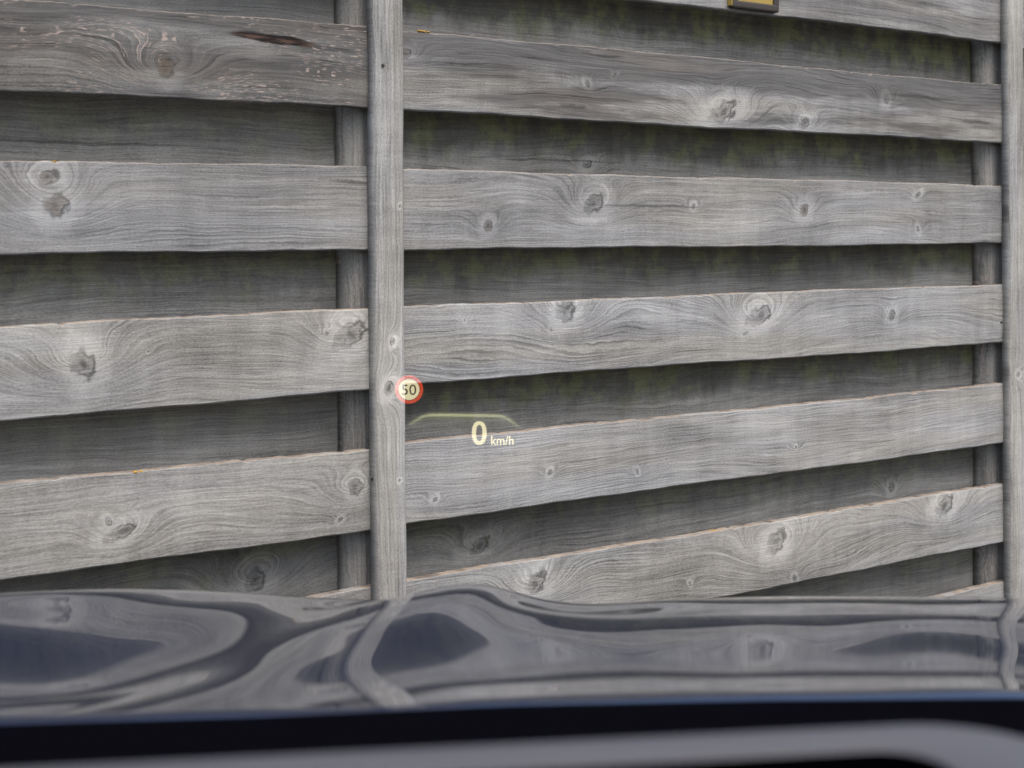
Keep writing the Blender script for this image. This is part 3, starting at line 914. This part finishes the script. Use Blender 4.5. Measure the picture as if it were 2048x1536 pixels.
# wheels
def lathe(prof, seg=40):
    v, f = [], []
    n = len(prof)
    for i in range(seg):
        a = 2 * math.pi * i / seg
        for (x, r) in prof:
            v.append((x, r * math.cos(a), r * math.sin(a)))
    for i in range(seg):
        k = (i + 1) % seg
        for j in range(n - 1):
            f.append((i * n + j, k * n + j, k * n + j + 1, i * n + j + 1))
    return v, f
for sx in (-1, 1):
    v, f = lathe([(-0.10, 0.21), (-0.115, 0.26), (-0.10, 0.325), (-0.06, 0.34), (0.06, 0.34), (0.10, 0.325), (0.115, 0.26), (0.10, 0.21), (-0.10, 0.21)])
    wh = link("wheel", mesh_from(v, f, "tyre", True), M_tyre, car)
    wh.location = (sx * 0.82, 1.62, 0.34)
    v, f = lathe([(-0.09, 0.212), (-0.06, 0.19), (-0.055, 0.05), (-0.07, 0.02), (-0.07, 0.001), (0.07, 0.001), (0.06, 0.05), (0.06, 0.19), (0.09, 0.212)])
    link("rim", mesh_from(v, f, "rim", True), M_rim, wh)
# headlights and kidney-free grille on the bumper
for sx in (-1, 1):
    hl = link("headlight", bm_mesh(box_bm(-0.15, 0.15, -0.03, 0.03, -0.05, 0.05, bev=0.025, seg=3), "headlight", True), M_lamp, car)
    hl.location = (sx * 0.68, 2.065, 0.70)
    hl.rotation_euler = (0, 0, -sx * 0.25)
bmg = bmesh.new()
for k in range(7):
    add_box(bmg, -0.42, 0.42, 2.175, 2.20, 0.46 + k * 0.035, 0.472 + k * 0.035, bev=0.003)
add_box(bmg, -0.44, 0.44, 2.160, 2.185, 0.44, 0.70, bev=0.004)
link("grille", bm_mesh(bmg, "grille"), M_plastic, car)

# cowl, windscreen, pillars, roof, doors
def sheet(name, grid, thick, mat, smooth=True):
    """thick curved sheet from a grid of points (rows of equal length)"""
    n, m_ = len(grid), len(grid[0])
    v = [tuple(p) for r in grid for p in r] + [(p[0], p[1], p[2] - thick) for r in grid for p in r]
    o_ = n * m_
    f = []
    for i in range(n - 1):
        for j in range(m_ - 1):
            a, b, c, d = i * m_ + j, (i + 1) * m_ + j, (i + 1) * m_ + j + 1, i * m_ + j + 1
            f.append((a, b, c, d)); f.append((o_ + d, o_ + c, o_ + b, o_ + a))
    rim_ = [i * m_ for i in range(n)] + [(n - 1) * m_ + j for j in range(1, m_)] + [i * m_ + m_ - 1 for i in range(n - 2, -1, -1)] + [j for j in range(m_ - 2, 0, -1)]
    for k in range(len(rim_)):
        a, b = rim_[k], rim_[(k + 1) % len(rim_)]
        f.append((a, o_ + a, o_ + b, b))
    me_ = mesh_from(v, f, name)
    bmx = bmesh.new(); bmx.from_mesh(me_); bmesh.ops.recalc_face_normals(bmx, faces=bmx.faces[:]); bmx.to_mesh(me_); bmx.free()
    if smooth:
        me_.polygons.foreach_set("use_smooth", [True] * len(me_.polygons))
    return link(name, me_, mat, car)
xs = np.linspace(-0.66, 1.30, 60)
g = []
for X in xs:
    dr = float(rear_D(X))
    d1 = dr - 0.045
    tb = (np.interp(1024 + X / d1 * F, [-900, 0, 512, 1024, 1536, 2048, 4000], [1478, 1447, 1432, 1409, 1399, 1395, 1400]) - HY) / F
    z1 = EYE - float(tb) * d1
    g.append([(X - CXO, dr + 0.02, z1 - 0.06), (X - CXO, dr - 0.03, z1 - 0.05), (X - CXO, d1 + 0.006, z1 - 0.012), (X - CXO, d1 + 0.002, z1 - 0.003),
              (X - CXO, d1 - 0.003, z1), (X - CXO, d1 - 0.010, z1 - 0.004), (X - CXO, d1 - 0.05, z1 - 0.012), (X - CXO, d1 - 0.11, z1 - 0.022)])
sheet("cowl_panel", g, 0.006, M_plastic)
# dashboard
g = []
for X in np.linspace(-0.58, 1.22, 40):
    dr = float(rear_D(np.clip(X, -0.7, 0.8)))
    g.append([(X - CXO, dr - 0.165, EYE - 0.37), (X - CXO, dr - 0.22, EYE - 0.305), (X - CXO, 0.75, EYE - 0.252), (X - CXO, 0.66, EYE - 0.238),
              (X - CXO, 0.60, EYE - 0.240), (X - CXO, 0.56, EYE - 0.27), (X - CXO, 0.55, EYE - 0.42)])
sheet("dashboard", g, 0.012, M_dash)

# head-up projector bezel let into the dashboard top
def rrect(a0, a1, b0, b1, r, n=8):
    pts = []
    for (ca, cb, st) in ((a1 - r, b1 - r, 0), (a0 + r, b1 - r, 90), (a0 + r, b0 + r, 180), (a1 - r, b0 + r, 270)):
        for k in range(n + 1):
            th = math.radians(st + 90 * k / n)
            pts.append((ca + r * math.cos(th), cb + r * math.sin(th)))
    return pts
YAW = math.radians(8.7)
def rot2(p):
    return (p[0] * math.cos(YAW) - p[1] * math.sin(YAW), p[0] * math.sin(YAW) + p[1] * math.cos(YAW))
ZB = EYE - 0.190
A0, A1, B0, B1 = -0.32, 0.300, 0.400, 0.590
I0, I1, J0, J1 = -0.25, 0.240, 0.440, 0.561
loops = []
def mixloop(f, dz):
    o_ = rrect(A0, A1, B0, B1, 0.055); i_ = rrect(I0, I1, J0, J1, 0.022)
    return [(*rot2((p[0] + (q[0] - p[0]) * f, p[1] + (q[1] - p[1]) * f)), dz) for p, q in zip(o_, i_)]
prof = [(0.0, -0.055), (0.0, -0.012), (0.06, -0.004), (0.22, 0.0), (0.75, 0.0), (0.93, -0.0006), (1.0, -0.002)]
L_ = [mixloop(f, dz) for f, dz in prof]
nl = len(L_[0])
verts = [(p[0] - CXO, p[1], p[2] + ZB) for l in L_ for p in l]
faces = []
for k in range(len(L_) - 1):
    for j in range(nl):
        q = (j + 1) % nl
        faces.append((k * nl + j, k * nl + q, (k + 1) * nl + q, (k + 1) * nl + j))
me_ = mesh_from(verts, faces, "projector_bezel", True)
bz = link("projector_bezel", me_, M_bezel, car)
v = [(*rot2(p), ZB - 0.0017) for p in rrect(I0 - .0005, I1 + .0005, J0 - .0005, J1 + .0005, 0.0225)]
n_ = len(v)
v = [(p[0] - CXO, p[1], p[2]) for p in v] + [(p[0] - CXO, p[1], p[2] - 0.045) for p in v]
f = [(j, (j + 1) % n_, n_ + (j + 1) % n_, n_ + j) for j in range(n_)] + [tuple(range(n_, 2 * n_))]
link("recess", mesh_from(v, f, "recess"), M_void, bz)

# windscreen, pillars, roof, doors
M_clear, tclear = new_mat("clear_glass")
_t = tclear.nodes.new("ShaderNodeBsdfTransparent"); _o = tclear.nodes.new("ShaderNodeOutputMaterial")
tclear.links.new(_t.outputs[0], _o.inputs[0])
g = []
for k in range(9):
    q = k / 8
    row = []
    for j in range(21):
        h = -1 + 2 * j / 20
        half = 0.86 - 0.14 * q
        y = 0.92 + (0.30 - 0.92) * q + 0.05 * (1 - h * h)
        row.append((h * half, y, EYE - 0.352 + (0.352 + 0.135) * q + 0.012 * math.sin(math.pi * q)))
    g.append(row)
ws = sheet("windscreen", g, 0.005, M_clear)
g = []
for k in range(7):
    q = k / 6
    row = []
    for j in range(13):
        h = -1 + 2 * j / 12
        row.append((h * (0.74 - 0.03 * q), 0.29 + 0.05 * (1 - h * h) * (1 - q) - 1.7 * q, EYE + 0.155 + 0.05 * math.sin(math.pi * min(1, q * .8 + .1)) * (1 - .3 * h * h)))
    g.append(row)
sheet("roof", g, 0.03, M_paint)
for sx in (-1, 1):
    bmq = bmesh.new()
    a = Vector((sx * 0.90, 0.95, EYE - 0.40)); b = Vector((sx * 0.745, 0.28, EYE + 0.15))
    dirv = (b - a).normalized(); sidev = dirv.cross(Vector((0, 0, 1))).normalized() * 0.03; upv = sidev.cross(dirv).normalized() * 0.045
    vv = [bmq.verts.new(p + s1 * sidev + s2 * upv) for p in (a, b) for s1, s2 in ((-1, -1), (1, -1), (1, 1), (-1, 1))]
    for q in ((0, 1, 2, 3), (7, 6, 5, 4), (0, 4, 5, 1), (1, 5, 6, 2), (2, 6, 7, 3), (3, 7, 4, 0)):
        bmq.faces.new([vv[k] for k in q])
    bmesh.ops.bevel(bmq, geom=bmq.edges[:], offset=0.012, segments=2, affect='EDGES')
    link("pillar", bm_mesh(bmq, "pillar"), M_paint, car)
    d = link("door", bm_mesh(box_bm(-0.03, 0.03, -1.35, 0.93, 0.30, EYE - 0.345, bev=0.02), "door"), M_paint, car)
    d.location = (sx * 0.93, 0, 0)

# ------------------------------------------------------------------ head-up display image (virtual image ahead of the windscreen)
HD_ = 2.40
MP = HD_ / F
hud = empty("head_up_display", ((930 - CX) * MP, HD_, EYE - (830 - HY) * MP), 0.0,
            "head-up projection with round 50 limit sign, glowing arc and 0 km/h readout", "display")
def hp(x, y): return ((x - 930) * MP, -(y - 830) * MP)
M_hy = add_light_mat("projected_yellow", (1.0, 0.89, 0.54), 0.36)
M_hd = add_light_mat("projected_digit", (1.0, 0.90, 0.50), 0.36)
M_hk = add_light_mat("projected_unit", (1.0, 0.90, 0.50), 0.5)
M_hr = add_light_mat("projected_red", (1.0, 0.085, 0.025), 0.27)
M_ha = add_light_mat("projected_arc", (0.96, 0.98, 0.50), 0.13, True)
dg = bpy.context.evaluated_depsgraph_get()

def text_splines(body, size, offset):
    cu = bpy.data.curves.new("lettering", 'FONT')
    cu.body = body; cu.size = size; cu.offset = offset; cu.align_x = 'CENTER'
    ob = bpy.data.objects.new("lettering", cu)
    C.objects.link(ob)
    d = bpy.context.evaluated_depsgraph_get()
    c2 = ob.evaluated_get(d).to_curve(d)
    out = []
    for sp in c2.splines:
        out.append([(tuple(p.handle_left), tuple(p.co), tuple(p.handle_right)) for p in sp.bezier_points])
    ob.evaluated_get(d).to_curve_clear()
    bpy.data.objects.remove(ob); bpy.data.curves.remove(cu)
    return out

def fill_curve(splines, name, xf):
    cu = bpy.data.curves.new(name, 'CURVE')
    cu.dimensions = '2D'; cu.fill_mode = 'BOTH'; cu.resolution_u = 8
    for pts in splines:
        sp = cu.splines.new('BEZIER')
        sp.bezier_points.add(len(pts) - 1)
        for p, (l, c, r) in zip(sp.bezier_points, pts):
            p.handle_left_type = p.handle_right_type = 'FREE'
            p.handle_left, p.co, p.handle_right = xf(l), xf(c), xf(r)
        sp.use_cyclic_u = True
    ob = bpy.data.objects.new(name, cu)
    C.objects.link(ob)
    d = bpy.context.evaluated_depsgraph_get()
    me = bpy.data.meshes.new_from_object(ob.evaluated_get(d))
    bpy.data.objects.remove(ob); bpy.data.curves.remove(cu)
    me.transform(Matrix.Rotation(math.radians(90), 4, 'X'))     # stand the flat figure upright
    me.name = name
    return me

def circle_spline(cx, cy, r):
    k = 0.5523 * r
    return [((cx + r, cy - k, 0), (cx + r, cy, 0), (cx + r, cy + k, 0)),
            ((cx + k, cy + r, 0), (cx, cy + r, 0), (cx - k, cy + r, 0)),
            ((cx - r, cy + k, 0), (cx - r, cy, 0), (cx - r, cy - k, 0)),
            ((cx - k, cy - r, 0), (cx, cy - r, 0), (cx + k, cy - r, 0))]

def bounds(spl):
    P = np.array([c for s in spl for (_, c, _) in s])
    return P[:, 0].min(), P[:, 0].max(), P[:, 1].min(), P[:, 1].max()

def fit_text(body, x0, x1, y0, y1, bold):
    """letters scaled into a box given in photo pixels"""
    spl = text_splines(body, 1.0, bold)
    a, b, c, d = bounds(spl)
    (px0, py0), (px1, py1) = hp(x0, y1), hp(x1, y0)
    fx, fy = (px1 - px0) / (b - a), (py1 - py0) / (d - c)
    f = lambda p: (px0 + (p[0] - a) * fx, py0 + (p[1] - c) * fy, 0)
    return [[tuple(f(h) for h in pt) for pt in s] for s in spl]

ident = lambda p: p
cx_, cy_ = hp(818, 779)
sgn = link("limit_sign", fill_curve([circle_spline(cx_, cy_, 21.0 * MP)] + fit_text("50", 803.5, 832.5, 769, 790, 0.085), "limit_sign", ident), M_hy, hud)
sgn["label"] = "yellow disc with dark number 50"
link("red_ring", fill_curve([circle_spline(cx_, cy_, 28.3 * MP), circle_spline(cx_, cy_, 22.0 * MP)], "red_ring", ident), M_hr, sgn)
def superring(cx, cy, w, h, w2, h2, e):
    v, f = [], []
    n = 64
    for (a, b, ee) in ((w / 2, h / 2, e), (w2 / 2, h2 / 2, e)):
        for k in range(n):
            t = 2 * math.pi * k / n
            c, s = math.cos(t), math.sin(t)
            x, z = hp(cx + a * math.copysign(abs(c) ** (2 / ee), c), cy - b * math.copysign(abs(s) ** (2 / ee), s))
            v.append((x, 0, z))
    for k in range(n):
        q = (k + 1) % n
        f.append((k, q, n + q, n + k))
    return mesh_from(v, f, "speed_digit")
link("speed_digit", superring(958.5, 866, 29.5, 47, 12.5, 32.5, 2.35), M_hd, hud)["label"] = "large pale yellow digit 0"
link("unit_text", fill_curve(fit_text("km/h", 982.5, 1027, 871.5, 890, 0.075), "unit_text", ident), M_hk, hud)["label"] = "small letters km/h"
pts = [(815, 852.5, 0.0), (822, 847, 0.55), (835, 839, 0.8), (846, 833, 1.0), (853, 831.2, 1.0), (862, 830.2, 1.2), (900, 830.2, 1.35), (950, 830.8, 1.35),
       (990, 831.6, 1.25), (1002, 832.6, 1.1), (1010, 835, 0.9), (1018, 839.5, 0.9), (1030, 848, 0.6), (1040, 856, 0.25), (1047, 861, 0.0)]
v, f, gl = [], [], []
wd = [(-8.0, 0.0), (-3.2, 0.25), (-2.0, 1.0), (2.0, 1.0), (3.2, 0.28), (14.0, 0.07), (34.0, 0.0)]
for i, (x, y, gk) in enumerate(pts):
    a = pts[max(i - 1, 0)]; b = pts[min(i + 1, len(pts) - 1)]
    tx, ty = b[0] - a[0], b[1] - a[1]
    L = math.hypot(tx, ty); nx, ny = -ty / L, tx / L
    for (o_, q) in wd:
        yy = y + ny * o_; xx = x + nx * min(o_, 3.2)
        p = hp(xx, yy)
        v.append((p[0], 0, p[1])); gl.append(gk * q)
nw = len(wd)
for i in range(len(pts) - 1):
    for j in range(nw - 1):
        f.append((i * nw + j, (i + 1) * nw + j, (i + 1) * nw + j + 1, i * nw + j + 1))
me_ = mesh_from(v, f, "arc", True)
at = me_.attributes.new("glow", 'FLOAT', 'POINT')
at.data.foreach_set("value", gl)
link("arc", me_, M_ha, hud)["label"] = "thin glowing yellow green arc"
